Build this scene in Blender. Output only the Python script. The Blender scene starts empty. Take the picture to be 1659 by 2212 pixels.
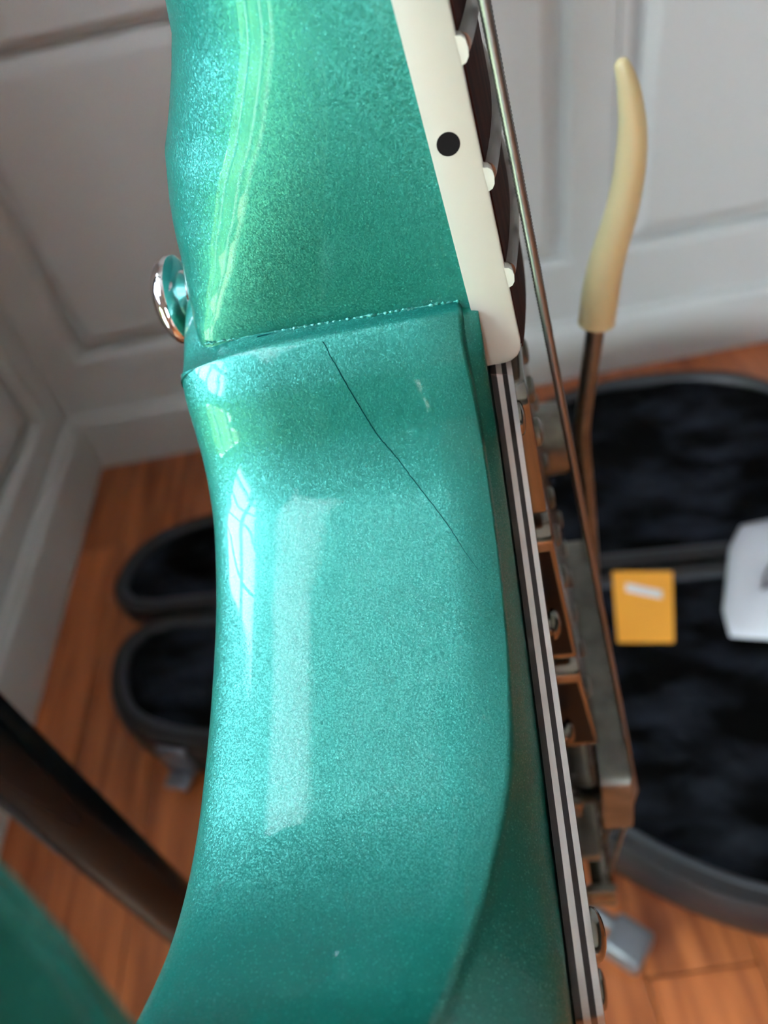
import bpy, bmesh, math, random
from mathutils import Vector, Matrix
random.seed(7)
sc = bpy.context.scene
COL = sc.collection

# ------------------------------------------------------------------ camera
cam_d = bpy.data.cameras.new('camera'); cam = bpy.data.objects.new('camera', cam_d); COL.objects.link(cam)
cam_d.sensor_fit = 'VERTICAL'; cam_d.sensor_height = 36.0; cam_d.lens = 1640.0/2212.0*36.0
cam_d.clip_start = 0.005; cam_d.clip_end = 60
R3 = Matrix(((0.98207, 0.18039, 0.05481), (-0.08887, 0.69932, -0.70926), (-0.16628, 0.69167, 0.70281)))
cam.matrix_world = Matrix.Translation((0, 0, 0.95)) @ R3.to_4x4()
cam_d.dof.use_dof = True; cam_d.dof.focus_distance = 0.095; cam_d.dof.aperture_fstop = 19.0
sc.camera = cam

# ------------------------------------------------------------------ world, daylight, exposure
w = bpy.data.worlds.new('overcast_sky'); sc.world = w; w.use_nodes = True
bg = w.node_tree.nodes['Background']; bg.inputs[0].default_value = (0.80, 0.90, 1.0, 1); bg.inputs[1].default_value = 7.5
sc.view_settings.view_transform = 'Standard'; sc.view_settings.look = 'None'
sc.view_settings.exposure = 3.35; sc.view_settings.gamma = 1.0; sc.view_settings.use_curve_mapping = False

sun_d = bpy.data.lights.new('sun', 'SUN'); sun_d.energy = 14; sun_d.angle = 0.02; sun = bpy.data.objects.new('sun', sun_d); COL.objects.link(sun)
sun.rotation_euler = (0, math.radians(32), math.radians(12))      # high behind the house: it lights the garden only
XL, XR, YB, YF, ZC = -0.665, 3.3, 1.254, -4.2, 2.5      # room
WIN = (-0.42, 0.25, 1.06, 1.62)                         # leaded window in the left wall: y0, y1, z0, z1
WIN2 = (-0.58, -0.12, 0.30, 1.00)                        # glazed hatch to the garden below it
ADDED_WIN4 = (-0.80, 0.55, 1.70, 2.44)                         # unseen upper window, added for light from above, behind an added blind
ADDED_WIN3 = (-4.00, -1.95, 0.40, 1.52)                        # large unseen window further back, added to brighten the room

def portal(name, loc, rot, sx, sy):
    d = bpy.data.lights.new(name, 'AREA'); d.shape = 'RECTANGLE'; d.size = sx; d.size_y = sy
    d.cycles.is_portal = True
    o = bpy.data.objects.new(name, d); COL.objects.link(o); o.location = loc; o.rotation_euler = rot
for nm_, W_ in (('window_daylight', WIN), ('hatch_daylight', WIN2), ('added_rear_daylight', ADDED_WIN3), ('added_upper_daylight', ADDED_WIN4)):
    portal(nm_, (XL-0.13, (W_[0]+W_[1])/2, (W_[2]+W_[3])/2), (0, -math.pi/2, 0), W_[3]-W_[2], W_[1]-W_[0])

# ------------------------------------------------------------------ materials
def srgb(r, g, b):
    f = lambda c: (c/255/12.92) if c/255 <= 0.04045 else ((c/255+0.055)/1.055)**2.4
    return (f(r), f(g), f(b), 1)
def mat(name, col, rough=0.5, metal=0.0, coat=0.0, coat_rough=0.03, spec=0.5, sss=0.0, noise=None, bump=None):
    m = bpy.data.materials.new(name); m.use_nodes = True; nt = m.node_tree; b = nt.nodes['Principled BSDF']
    b.inputs['Base Color'].default_value = col; b.inputs['Roughness'].default_value = rough
    b.inputs['Metallic'].default_value = metal; b.inputs['Coat Weight'].default_value = coat
    b.inputs['Coat Roughness'].default_value = coat_rough; b.inputs['Specular IOR Level'].default_value = spec
    if sss:
        b.inputs['Subsurface Weight'].default_value = sss; b.inputs['Subsurface Radius'].default_value = (0.002, 0.0015, 0.001); b.inputs['Subsurface Scale'].default_value = 1.0
    if noise or bump:
        tc = nt.nodes.new('ShaderNodeTexCoord')
    if noise:      # (scale, colour2, stretch xyz)
        mp = nt.nodes.new('ShaderNodeMapping'); mp.inputs['Scale'].default_value = noise[2]
        n = nt.nodes.new('ShaderNodeTexNoise'); n.inputs['Scale'].default_value = noise[0]; n.inputs['Detail'].default_value = 4
        r = nt.nodes.new('ShaderNodeValToRGB'); r.color_ramp.elements[0].color = col; r.color_ramp.elements[1].color = noise[1]
        r.color_ramp.elements[0].position = 0.35; r.color_ramp.elements[1].position = 0.65
        nt.links.new(tc.outputs['Object'], mp.inputs[0]); nt.links.new(mp.outputs[0], n.inputs[0]); nt.links.new(n.outputs[0], r.inputs[0]); nt.links.new(r.outputs[0], b.inputs['Base Color'])
    if bump:       # (scale, strength, distance)
        n2 = nt.nodes.new('ShaderNodeTexNoise'); n2.inputs['Scale'].default_value = bump[0]; n2.inputs['Detail'].default_value = 3
        bp = nt.nodes.new('ShaderNodeBump'); bp.inputs['Strength'].default_value = bump[1]; bp.inputs['Distance'].default_value = bump[2]
        nt.links.new(tc.outputs['Object'], n2.inputs[0]); nt.links.new(n2.outputs[0], bp.inputs['Height']); nt.links.new(bp.outputs[0], b.inputs['Normal'])
    return m
def paint_mat():
    m = mat('teal_metallic_lacquer', (0.01, 0.45, 0.38, 1), rough=0.42, metal=0.58, coat=0.45, coat_rough=0.012)
    nt = m.node_tree; b = nt.nodes['Principled BSDF']; L = nt.links.new
    b.inputs['IOR'].default_value = 1.85
    tc = nt.nodes.new('ShaderNodeTexCoord')
    v = nt.nodes.new('ShaderNodeTexVoronoi'); v.inputs['Scale'].default_value = 6400
    L(tc.outputs['Object'], v.inputs['Vector'])
    n1 = nt.nodes.new('ShaderNodeTexNoise'); n1.inputs['Scale'].default_value = 3000; n1.inputs['Detail'].default_value = 2
    L(tc.outputs['Object'], n1.inputs[0])
    sep = nt.nodes.new('ShaderNodeSeparateColor'); L(v.outputs['Color'], sep.inputs[0])
    # each flake tilts its own way
    cmb = nt.nodes.new('ShaderNodeVectorMath'); cmb.operation = 'SUBTRACT'; cmb.inputs[1].default_value = (0.5, 0.5, 0.5); L(v.outputs['Color'], cmb.inputs[0])
    scl = nt.nodes.new('ShaderNodeVectorMath'); scl.operation = 'SCALE'; scl.inputs['Scale'].default_value = 0.26; L(cmb.outputs[0], scl.inputs[0])
    geo = nt.nodes.new('ShaderNodeNewGeometry')
    bp = nt.nodes.new('ShaderNodeBump'); bp.inputs['Strength'].default_value = 0.12; bp.inputs['Distance'].default_value = 0.0003; L(n1.outputs[0], bp.inputs['Height'])
    add = nt.nodes.new('ShaderNodeVectorMath'); add.operation = 'ADD'; L(bp.outputs[0], add.inputs[0]); L(scl.outputs[0], add.inputs[1])
    nrm = nt.nodes.new('ShaderNodeVectorMath'); nrm.operation = 'NORMALIZE'; L(add.outputs[0], nrm.inputs[0]); L(nrm.outputs[0], b.inputs['Normal'])
    # a few flakes are paler
    rmp = nt.nodes.new('ShaderNodeValToRGB'); e = rmp.color_ramp.elements
    e[0].position = 0.0; e[0].color = (0.001, 0.190, 0.150, 1); e[1].position = 1.0; e[1].color = (0.05, 0.38, 0.31, 1)
    k = rmp.color_ramp.elements.new(0.93); k.color = (0.003, 0.214, 0.170, 1)
    L(sep.outputs[0], rmp.inputs[0]); L(rmp.outputs[0], b.inputs['Base Color'])
    return m
TEAL = paint_mat()
CHROME = mat('polished_nickel', (0.225, 0.23, 0.21, 1), rough=0.2, metal=1.0)  # nickels and steel darkened in place of the shaded floor they would reflect
NICKEL = mat('worn_nickel', (0.22, 0.23, 0.205, 1), rough=0.42, metal=1.0, noise=(160, (0.15, 0.155, 0.14, 1), (1, 1, 1)))
FRETM = mat('fret_wire', (0.15, 0.135, 0.12, 1), rough=0.34, metal=1.0)
STEEL = mat('string_steel', (0.27, 0.28, 0.28, 1), rough=0.42, metal=1.0)
BRIGHT = mat('bright_chrome', (0.80, 0.80, 0.82, 1), rough=0.06, metal=1.0)
CREAM = mat('cream_binding', srgb(188, 189, 178), rough=0.28, coat=0.4, coat_rough=0.1)
DOT = mat('black_inlay', (0.004, 0.004, 0.005, 1), rough=0.4, spec=0.15)
ROSE = mat('rosewood', srgb(62, 34, 28), rough=0.75, spec=0.08, noise=(90, srgb(38, 20, 17), (0.4, 6, 6)))
PLYB = mat('black_ply', srgb(34, 27, 28), rough=0.4)
PLYW = mat('white_ply', srgb(205, 196, 192), rough=0.4)
IVORY = mat('ivory_plastic', srgb(214, 200, 150), rough=0.32, sss=0.2, coat=0.3)
BLACKTUBE = mat('black_gloss_tube', (0.006, 0.006, 0.008, 1), rough=0.22, spec=0.1)
RUBBER = mat('black_rubber', (0.012, 0.012, 0.012, 1), rough=0.7)
CRACK = mat('crack_line', (0.0, 0.055, 0.052, 1), rough=0.9, spec=0.05)
WALL = mat('white_wall_paint', srgb(204, 207, 209), rough=0.45, bump=(60, 0.05, 0.002))
DIM = mat('low_bounce_dark_paint', srgb(56, 51, 46), rough=0.7)  # unseen walls made dark to cut bounced fill light
CEIL = mat('ceiling_paint', srgb(188, 188, 186), rough=0.8)  # ceiling greyed to hold back bounced light
SHELL = mat('case_shell', srgb(30, 31, 36), rough=0.42, bump=(700, 0.25, 0.001))
TRIM = mat('case_trim', srgb(58, 61, 70), rough=0.35)
PLUSH = mat('black_plush', srgb(1, 1, 2), rough=0.95, spec=0.06, noise=(11, srgb(46, 50, 62), (1, 2.2, 1)), bump=(45, 0.8, 0.01))  # bluish mottling paints soft highlights into the pile
_r = [n for n in PLUSH.node_tree.nodes if n.type == 'VALTORGB'][0].color_ramp.elements; _r[0].position = 0.42; _r[1].position = 0.85
PLUSH.node_tree.nodes['Principled BSDF'].inputs['Sheen Weight'].default_value = 0.02
LATCH = mat('grey_latch_metal', srgb(120, 124, 136), rough=0.35, metal=0.6)
ORANGE = mat('orange_card', srgb(255, 176, 62), rough=0.6)
PAPER = mat('white_paper', srgb(236, 236, 240), rough=0.6)
POUCH = mat('white_pouch', srgb(205, 208, 222), rough=0.5, bump=(30, 0.3, 0.01))
INK = mat('grey_ink', srgb(70, 70, 84), rough=0.6)
GRASS = mat('pale_paving', srgb(176, 174, 160), rough=0.9, noise=(6, srgb(156, 156, 140), (1, 1, 1)))
HEDGE = mat('hedge_leaves', srgb(118, 150, 92), rough=0.8, noise=(9, srgb(84, 118, 60), (1, 1, 1)))
def glass(name, col):
    m = bpy.data.materials.new(name); m.use_nodes = True
    nt = m.node_tree; nt.nodes.remove(nt.nodes['Principled BSDF']); out = nt.nodes['Material Output']
    t = nt.nodes.new('ShaderNodeBsdfTransparent'); t.inputs[0].default_value = col; g = nt.nodes.new('ShaderNodeBsdfGlossy'); g.inputs['Roughness'].default_value = 0.0
    f = nt.nodes.new('ShaderNodeFresnel'); f.inputs[0].default_value = 1.45; mx = nt.nodes.new('ShaderNodeMixShader')
    nt.links.new(f.outputs[0], mx.inputs[0]); nt.links.new(t.outputs[0], mx.inputs[1]); nt.links.new(g.outputs[0], mx.inputs[2]); nt.links.new(mx.outputs[0], out.inputs[0])
    return m
GLASS = {'window_1': glass('dimmed_leaded_glass', (0.42, 0.45, 0.51, 1)), 'window_2': glass('dimmed_green_glass', (0.52, 0.58, 0.42, 1)), 'added_window_4': glass('clear_glass', (1, 1, 1, 1)), 'added_window_3': glass('clear_glass', (1, 1, 1, 1))}  # grey and green tints added to dim the windows' reflections on the lacquer
def wood_mat():
    m = mat('orange_brown_wood', srgb(150, 82, 46), rough=0.34, coat=0.25, coat_rough=0.2)
    nt = m.node_tree; b = nt.nodes['Principled BSDF']; L = nt.links.new
    tc = nt.nodes.new('ShaderNodeTexCoord'); oi = nt.nodes.new('ShaderNodeObjectInfo')
    mp = nt.nodes.new('ShaderNodeMapping'); mp.inputs['Scale'].default_value = (26, 2.2, 1); L(tc.outputs['Object'], mp.inputs[0])
    add = nt.nodes.new('ShaderNodeVectorMath'); add.operation = 'ADD'; L(mp.outputs[0], add.inputs[0])
    cm = nt.nodes.new('ShaderNodeCombineXYZ'); mu = nt.nodes.new('ShaderNodeMath'); mu.operation = 'MULTIPLY'; mu.inputs[1].default_value = 40
    L(oi.outputs['Random'], mu.inputs[0]); L(mu.outputs[0], cm.inputs[0]); L(mu.outputs[0], cm.inputs[1]); L(cm.outputs[0], add.inputs[1])
    n = nt.nodes.new('ShaderNodeTexNoise'); n.inputs['Scale'].default_value = 1.6; n.inputs['Detail'].default_value = 6; n.inputs['Distortion'].default_value = 0.6; L(add.outputs[0], n.inputs[0])
    r = nt.nodes.new('ShaderNodeValToRGB'); e = r.color_ramp.elements; e[0].position = 0.3; e[0].color = srgb(138, 70, 38); e[1].position = 0.72; e[1].color = srgb(212, 124, 72)
    L(n.outputs[0], r.inputs[0])
    hs = nt.nodes.new('ShaderNodeHueSaturation'); mr = nt.nodes.new('ShaderNodeMapRange'); mr.inputs[3].default_value = 0.86; mr.inputs[4].default_value = 1.12
    L(oi.outputs['Random'], mr.inputs[0]); L(mr.outputs[0], hs.inputs['Value']); L(r.outputs[0], hs.inputs['Color']); L(hs.outputs[0], b.inputs['Base Color'])
    return m
WOOD = wood_mat()

# ------------------------------------------------------------------ mesh helpers
def link(name, me, m, parent=None, smooth=None):
    if m is not None: me.materials.append(m)
    if smooth is not None:
        for p in me.polygons: p.use_smooth = True
        me.set_sharp_from_angle(angle=math.radians(smooth))
    o = bpy.data.objects.new(name, me); COL.objects.link(o)
    if parent is not None: o.parent = parent
    return o
def obj(name, bm, m, parent=None, smooth=None):
    bmesh.ops.recalc_face_normals(bm, faces=bm.faces[:])
    me = bpy.data.meshes.new(name); bm.to_mesh(me); bm.free()
    return link(name, me, m, parent, smooth)
def empty(name, loc=(0, 0, 0), rotz=0):
    o = bpy.data.objects.new(name, None); COL.objects.link(o); o.location = loc; o.rotation_euler = (0, 0, rotz); o.empty_display_size = 0.05
    return o
def tag(o, label=None, cat=None, group=None, kind=None):
    if label: o['label'] = label
    if cat: o['category'] = cat
    if group: o['group'] = group
    if kind: o['kind'] = kind
    return o
def box(bm, x0, x1, y0, y1, z0, z1, M=None):
    vs = [bm.verts.new((x, y, z)) for x in (x0, x1) for y in (y0, y1) for z in (z0, z1)]
    for f in ((0, 1, 3, 2), (4, 6, 7, 5), (0, 4, 5, 1), (2, 3, 7, 6), (0, 2, 6, 4), (1, 5, 7, 3)): bm.faces.new([vs[i] for i in f])
    if M is not None: bmesh.ops.transform(bm, matrix=M, verts=vs)
    return vs
def bevel(bm, w, seg=2, ang=30):
    es = [e for e in bm.edges if len(e.link_faces) == 2 and e.calc_face_angle(0) > math.radians(ang)]
    bmesh.ops.bevel(bm, geom=es, offset=w, segments=seg, profile=0.5, affect='EDGES')
def bbox(x0, x1, y0, y1, z0, z1, w=0.001, seg=2):
    bm = bmesh.new(); box(bm, x0, x1, y0, y1, z0, z1); bmesh.ops.recalc_face_normals(bm, faces=bm.faces[:]); bevel(bm, w, seg); return bm
def loft(bm, rings, cap0=True, cap1=True, closed=True):
    vr = [[bm.verts.new(p) for p in r] for r in rings]
    n = len(vr[0])
    for a, b in zip(vr, vr[1:]):
        for i in range(n if closed else n-1):
            j = (i+1) % n; bm.faces.new((a[i], a[j], b[j], b[i]))
    if cap0: bm.faces.new(vr[0][::-1])
    if cap1: bm.faces.new(vr[-1])
    return vr
def tube(bm, pts, rad, seg=16, caps=True):
    pts = [Vector(p) for p in pts]; rings = []
    if not hasattr(rad, '__len__'): rad = [rad]*len(pts)
    t0 = (pts[1]-pts[0]).normalized(); u = t0.orthogonal().normalized()
    for i, p in enumerate(pts):
        t = (pts[min(i+1, len(pts)-1)]-pts[max(i-1, 0)]).normalized()
        u = (u-t*u.dot(t)).normalized(); v = t.cross(u)
        rings.append([p+(u*math.cos(a)+v*math.sin(a))*rad[i] for a in [2*math.pi*k/seg for k in range(seg)]])
    return loft(bm, rings, caps, caps)
def lathe(bm, prof, seg=32, M=None):     # prof: (r, z) from axis to axis
    rings = [[(max(r, 1e-6)*math.cos(2*math.pi*k/seg), max(r, 1e-6)*math.sin(2*math.pi*k/seg), z) for k in range(seg)] for r, z in prof]
    vs = [v for r in loft(bm, rings) for v in r]
    if M is not None: bmesh.ops.transform(bm, matrix=M, verts=vs)
def catmull(P, sub, closed=True):
    n = len(P); out = []
    for i in range(n if closed else n-1):
        if closed: p0, p1, p2, p3 = P[i-1], P[i], P[(i+1) % n], P[(i+2) % n]
        else: p0, p1, p2, p3 = P[max(i-1, 0)], P[i], P[i+1], P[min(i+2, n-1)]
        for k in range(sub):
            t = k/sub
            out.append(tuple(0.5*((2*b)+(-a+c)*t+(2*a-5*b+4*c-d)*t*t+(-a+3*b-3*c+d)*t**3) for a, b, c, d in zip(p0, p1, p2, p3)))
    if not closed: out.append(tuple(P[-1]))
    return out
def normals2(P, closed=True):            # outward normals of a counter-clockwise outline
    n = len(P); out = []
    for i in range(n):
        a, b = P[i-1] if (closed or i) else P[0], P[(i+1) % n] if (closed or i < n-1) else P[-1]
        dx, dy = b[0]-a[0], b[1]-a[1]; l = math.hypot(dx, dy) or 1
        out.append((dy/l, -dx/l))
    return out
def area2(P): return 0.5*sum(P[i-1][0]*P[i][1]-P[i][0]*P[i-1][1] for i in range(len(P)))
def lerp(x, xs, ys):
    if x <= xs[0]: return ys[0]
    for a, b, c, d in zip(xs, xs[1:], ys, ys[1:]):
        if x <= b: return c+(d-c)*(x-a)/(b-a)
    return ys[-1]
def prism(outline, z0, z1, w=0.0):       # extruded outline with a small chamfer on the upper edge
    if area2(outline) < 0: outline = outline[::-1]
    N = normals2(outline); bm = bmesh.new()
    ins = lambda d, z: [(p[0]-q[0]*d, p[1]-q[1]*d, z) for p, q in zip(outline, N)]
    loft(bm, [ins(0, z0), ins(0, z1-w), ins(w, z1)] if w else [ins(0, z0), ins(0, z1)])
    return bm

# ================================================================== THE ROOM
# floor: boards running away from the camera
fl = empty('floor'); tag(fl, kind='structure')
bm = bmesh.new(); box(bm, XL-0.05, XR, YF, YB+0.03, -0.05, -0.012); obj('subfloor', bm, mat('subfloor_wood', srgb(60, 32, 20), rough=0.8), fl)
pw, plen = 0.118, 1.35; meshes = {}
def plank_mesh(ln):
    k = round(ln, 3)
    if k not in meshes:
        bm = bmesh.new(); box(bm, 0, pw-0.0016, 0, ln-0.0016, -0.012, 0); bmesh.ops.recalc_face_normals(bm, faces=bm.faces[:]); bevel(bm, 0.0012, 1)
        me = bpy.data.meshes.new('plank'); bm.to_mesh(me); bm.free(); me.materials.append(WOOD); meshes[k] = me
    return meshes[k]
x = XL-0.02; i = 0
while x < XR-0.01:
    y = YF-[0.2, 0.75, 0.45, 1.0][i % 4]; y0 = y
    while y < YB:
        a, b = max(y, YF), min(y+plen, YB+0.01)
        if b-a > 0.02:
            o = bpy.data.objects.new('plank', plank_mesh(b-a)); COL.objects.link(o); o.parent = fl; o.location = (x, a, 0)
        y += plen
    x += pw; i += 1

def panel_bm(a0, a1, z0, z1, P):         # raised and fielded panel sunk into a wall; P(a, depth, z) gives the point
    prof = [(0, 0), (0.002, 0.003), (0.010, 0.011), (0.012, 0.026), (0.021, 0.028), (0.023, 0.016), (0.046, 0.004), (0.048, 0.004)]
    bm = bmesh.new()
    loft(bm, [[P(a0+d, e, z0+d), P(a1-d, e, z0+d), P(a1-d, e, z1-d), P(a0+d, e, z1-d)] for d, e in prof], cap0=False)
    return bm
def wall_face(bm, rects, P, depth=0.03):
    for a0, a1, z0, z1 in rects:
        f = [P(a0, 0, z0), P(a1, 0, z0), P(a1, 0, z1), P(a0, 0, z1)]; g = [P(a0, depth, z0), P(a1, depth, z0), P(a1, depth, z1), P(a0, depth, z1)]
        loft(bm, [f, g])
# back wall: two door-like leaves with a fine joint between them
PB = lambda a, d, z: (a, YB+d, z)
pan = [(-0.592, 0.338, 0.238, 0.748), (0.424, 1.30, 0.238, 0.748), (1.385, 2.25, 0.238, 0.748), (2.33, 3.2, 0.238, 0.748),
       (-0.592, 0.338, 0.83, 2.3), (0.424, 1.30, 0.83, 2.3), (1.385, 2.25, 0.83, 2.3), (2.33, 3.2, 0.83, 2.3)]
bm = bmesh.new()
xs = [XL, -0.592, 0.338, 0.4055]; g = 0.0012
def column(x0, x1, p):
    wall_face(bm, [(x0, p[0], 0, ZC), (p[1], x1, 0, ZC), (p[0], p[1], 0, 0.238), (p[0], p[1], 0.748, 0.83), (p[0], p[1], 2.3, ZC)], PB)
column(XL, 0.4055-g, pan[0]); column(0.4055+g, 1.3425-g, pan[1]); column(1.3425+g, 2.29-g, pan[2]); column(2.29+g, XR, pan[3])
box(bm, XL-0.1, XR+0.1, YB+0.03, YB+0.1, 0, ZC)
wb = obj('wall_back', bm, WALL); tag(wb, kind='structure')
for p in pan: obj('panel', panel_bm(*p, PB), WALL, wb)
# left wall with windows beside and behind the camera; rear and upper ones are added
PL = lambda a, d, z: (XL-d, a, z)
bm = bmesh.new()
lp = [(0.60, 1.168, 0.185, 0.748), (0.60, 1.168, 0.83, 2.3)]
p = lp[0]
d4 = ADDED_WIN4[1]
wall_face(bm, [(d4, p[0], 0, ZC), (p[1], YB, 0, ZC), (p[0], p[1], 0, 0.185), (p[0], p[1], 0.748, 0.83), (p[0], p[1], 2.3, ZC)], PL)
box(bm, XL-0.12, XL-0.03, d4, YB+0.1, 0, ZC)
ops = [WIN, WIN2, ADDED_WIN3, ADDED_WIN4]                # the rest of the left wall, cell by cell around its openings
ys_ = sorted({YF, d4} | {q for o_ in ops for q in o_[:2]}); zs_ = sorted({0, ZC} | {q for o_ in ops for q in o_[2:]})
for y0_, y1_ in zip(ys_, ys_[1:]):
    run = None
    for z0_, z1_ in list(zip(zs_, zs_[1:]))+[(ZC, ZC+1)]:
        hole = z0_ >= ZC or any(o_[0] <= (y0_+y1_)/2 <= o_[1] and o_[2] <= (z0_+z1_)/2 <= o_[3] for o_ in ops)
        if not hole: run = (run[0], z1_) if run else (z0_, z1_)
        elif run: wall_face(bm, [(y0_, y1_, run[0], run[1])], PL, 0.12); run = None
wl = obj('wall_left', bm, WALL); tag(wl, kind='structure')
for p in lp: obj('panel', panel_bm(*p, PL), WALL, wl)
bm = bmesh.new(); box(bm, XR, XR+0.1, YF-0.1, YB+0.1, 0, ZC); tag(obj('wall_right', bm, DIM), kind='structure')
bm = bmesh.new(); box(bm, XL-0.12, XR+0.1, YF-0.12, YF, 0, ZC); tag(obj('wall_front', bm, DIM), kind='structure')
bm = bmesh.new(); box(bm, XL-0.12, XR+0.1, YF-0.12, YB+0.1, ZC, ZC+0.1); tag(obj('ceiling', bm, CEIL), kind='structure')
def window(name, P, a0, a1, z0, z1, na, nz):
    fr = bmesh.new(); s = 0.05
    def bar(u0, u1, v0, v1, d0, d1): loft(fr, [[P(u0, d0, v0), P(u1, d0, v0), P(u1, d0, v1), P(u0, d0, v1)], [P(u0, d1, v0), P(u1, d1, v0), P(u1, d1, v1), P(u0, d1, v1)]])
    bar(a0, a0+s, z0, z1, 0.03, 0.09); bar(a1-s, a1, z0, z1, 0.03, 0.09); bar(a0+s, a1-s, z0, z0+s, 0.03, 0.09); bar(a0+s, a1-s, z1-s, z1, 0.03, 0.09)
    for k in range(1, na):
        c = a0+(a1-a0)*k/na; h = 0.03 if name == 'added_window_3' else 0.008; bar(c-h, c+h, z0+s, z1-s, 0.035, 0.085)
    for k in range(1, nz): c = z0+(z1-z0)*k/nz; bar(a0+s, a1-s, c-0.014, c+0.014, 0.04, 0.08)
    o = obj(name, fr, WALL); tag(o, kind='structure')
    for i in range(na):
        for k in range(nz):
            b = bmesh.new(); u0, u1 = a0+(a1-a0)*i/na+0.012, a0+(a1-a0)*(i+1)/na-0.012; v0, v1 = z0+(z1-z0)*k/nz+0.012, z0+(z1-z0)*(k+1)/nz-0.012
            b.faces.new([b.verts.new(P(u0, 0.06, v0)), b.verts.new(P(u1, 0.06, v0)), b.verts.new(P(u1, 0.06, v1)), b.verts.new(P(u0, 0.06, v1))]); obj('pane', b, GLASS[name], o)
window('window_1', PL, *WIN, 5, 2)
window('window_2', PL, *WIN2, 3, 1)
window('added_window_3', PL, *ADDED_WIN3, 4, 2); window('added_window_4', PL, *ADDED_WIN4, 2, 1)
BLIND = bpy.data.materials.new('light_diffusing_cloth'); BLIND.use_nodes = True  # unseen blind, added to diffuse overhead light onto the guitar
_nt = BLIND.node_tree; _nt.nodes.remove(_nt.nodes['Principled BSDF']); _t = _nt.nodes.new('ShaderNodeBsdfTranslucent'); _t.inputs[0].default_value = (0.46, 0.46, 0.47, 1); _nt.links.new(_t.outputs[0], _nt.nodes['Material Output'].inputs[0])
bm = bmesh.new(); box(bm, XL+0.004, XL+0.0045, ADDED_WIN4[0]-0.03, ADDED_WIN4[1]+0.03, ADDED_WIN4[2]-0.03, ADDED_WIN4[3]+0.015); bl = obj('added_roller_blind', bm, BLIND); tag(bl, 'unseen roller blind added to soften light from the added upper window', 'blind')
bm = bmesh.new(); tube(bm, [(XL+0.018, ADDED_WIN4[0]-0.035, ADDED_WIN4[3]+0.02), (XL+0.018, ADDED_WIN4[1]+0.035, ADDED_WIN4[3]+0.02)], 0.016, 16); obj('roller', bm, WALL, bl, smooth=60)
def skirting(name, P, a0, a1):
    prof = [(0, 0), (0.018, 0), (0.018, 0.108), (0.012, 0.116), (0.009, 0.124), (0, 0.126)]
    bm = bmesh.new(); loft(bm, [[P(a0, -d, z) for d, z in prof], [P(a1, -d, z) for d, z in prof]]); tag(obj(name, bm, WALL), kind='structure')
skirting('baseboard_back', PB, XL, XR); skirting('baseboard_left', PL, YF, YB-0.0185)
# garden outside the window
bm = bmesh.new(); box(bm, -14, XL-0.12, -14, 10, -0.3, -0.25); tag(obj('terrace', bm, GRASS), kind='structure')  # unseen ground, made pale and neutral for the light it bounces
bm = bmesh.new(); rng = random.Random(3)
for k in range(46):
    c = Vector((-5.2+rng.uniform(-.4, .4), -9+k*0.36, rng.uniform(0.0, 0.75)))
    bmesh.ops.create_icosphere(bm, subdivisions=1, radius=rng.uniform(.45, .75), matrix=Matrix.Translation(c))
hd = obj('hedge', bm, HEDGE, smooth=180); tag(hd, 'bright green hedge across the terrace outside the window', 'hedge', kind='stuff')

# ================================================================== THE GUITAR  (local x = towards the head, y = bass side, z = out of the front; metres)
G = empty('electric_guitar')
gx, gy, gz = Vector((-0.07113, -0.03287, 0.99693)), Vector((-0.12162, -0.99171, -0.04137)), Vector((0.99002, -0.12419, 0.06654))
G.matrix_world = Matrix(((gx.x, gy.x, gz.x, 0.01121), (gx.y, gy.y, gz.y, 0.08681), (gx.z, gy.z, gz.z, 0.8972), (0, 0, 0, 1)))
tag(G, 'teal metallic electric guitar with cream bound neck, hanging in front of the camera', 'guitar')
k = 0.001
def mm(P): return [tuple(c*k for c in p) for p in P]
SH = -0.066                                # the neck leans back: dz per unit x
NK = lambda a, s, b: (a*k, s*k, (b+SH*a)*k)

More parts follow.
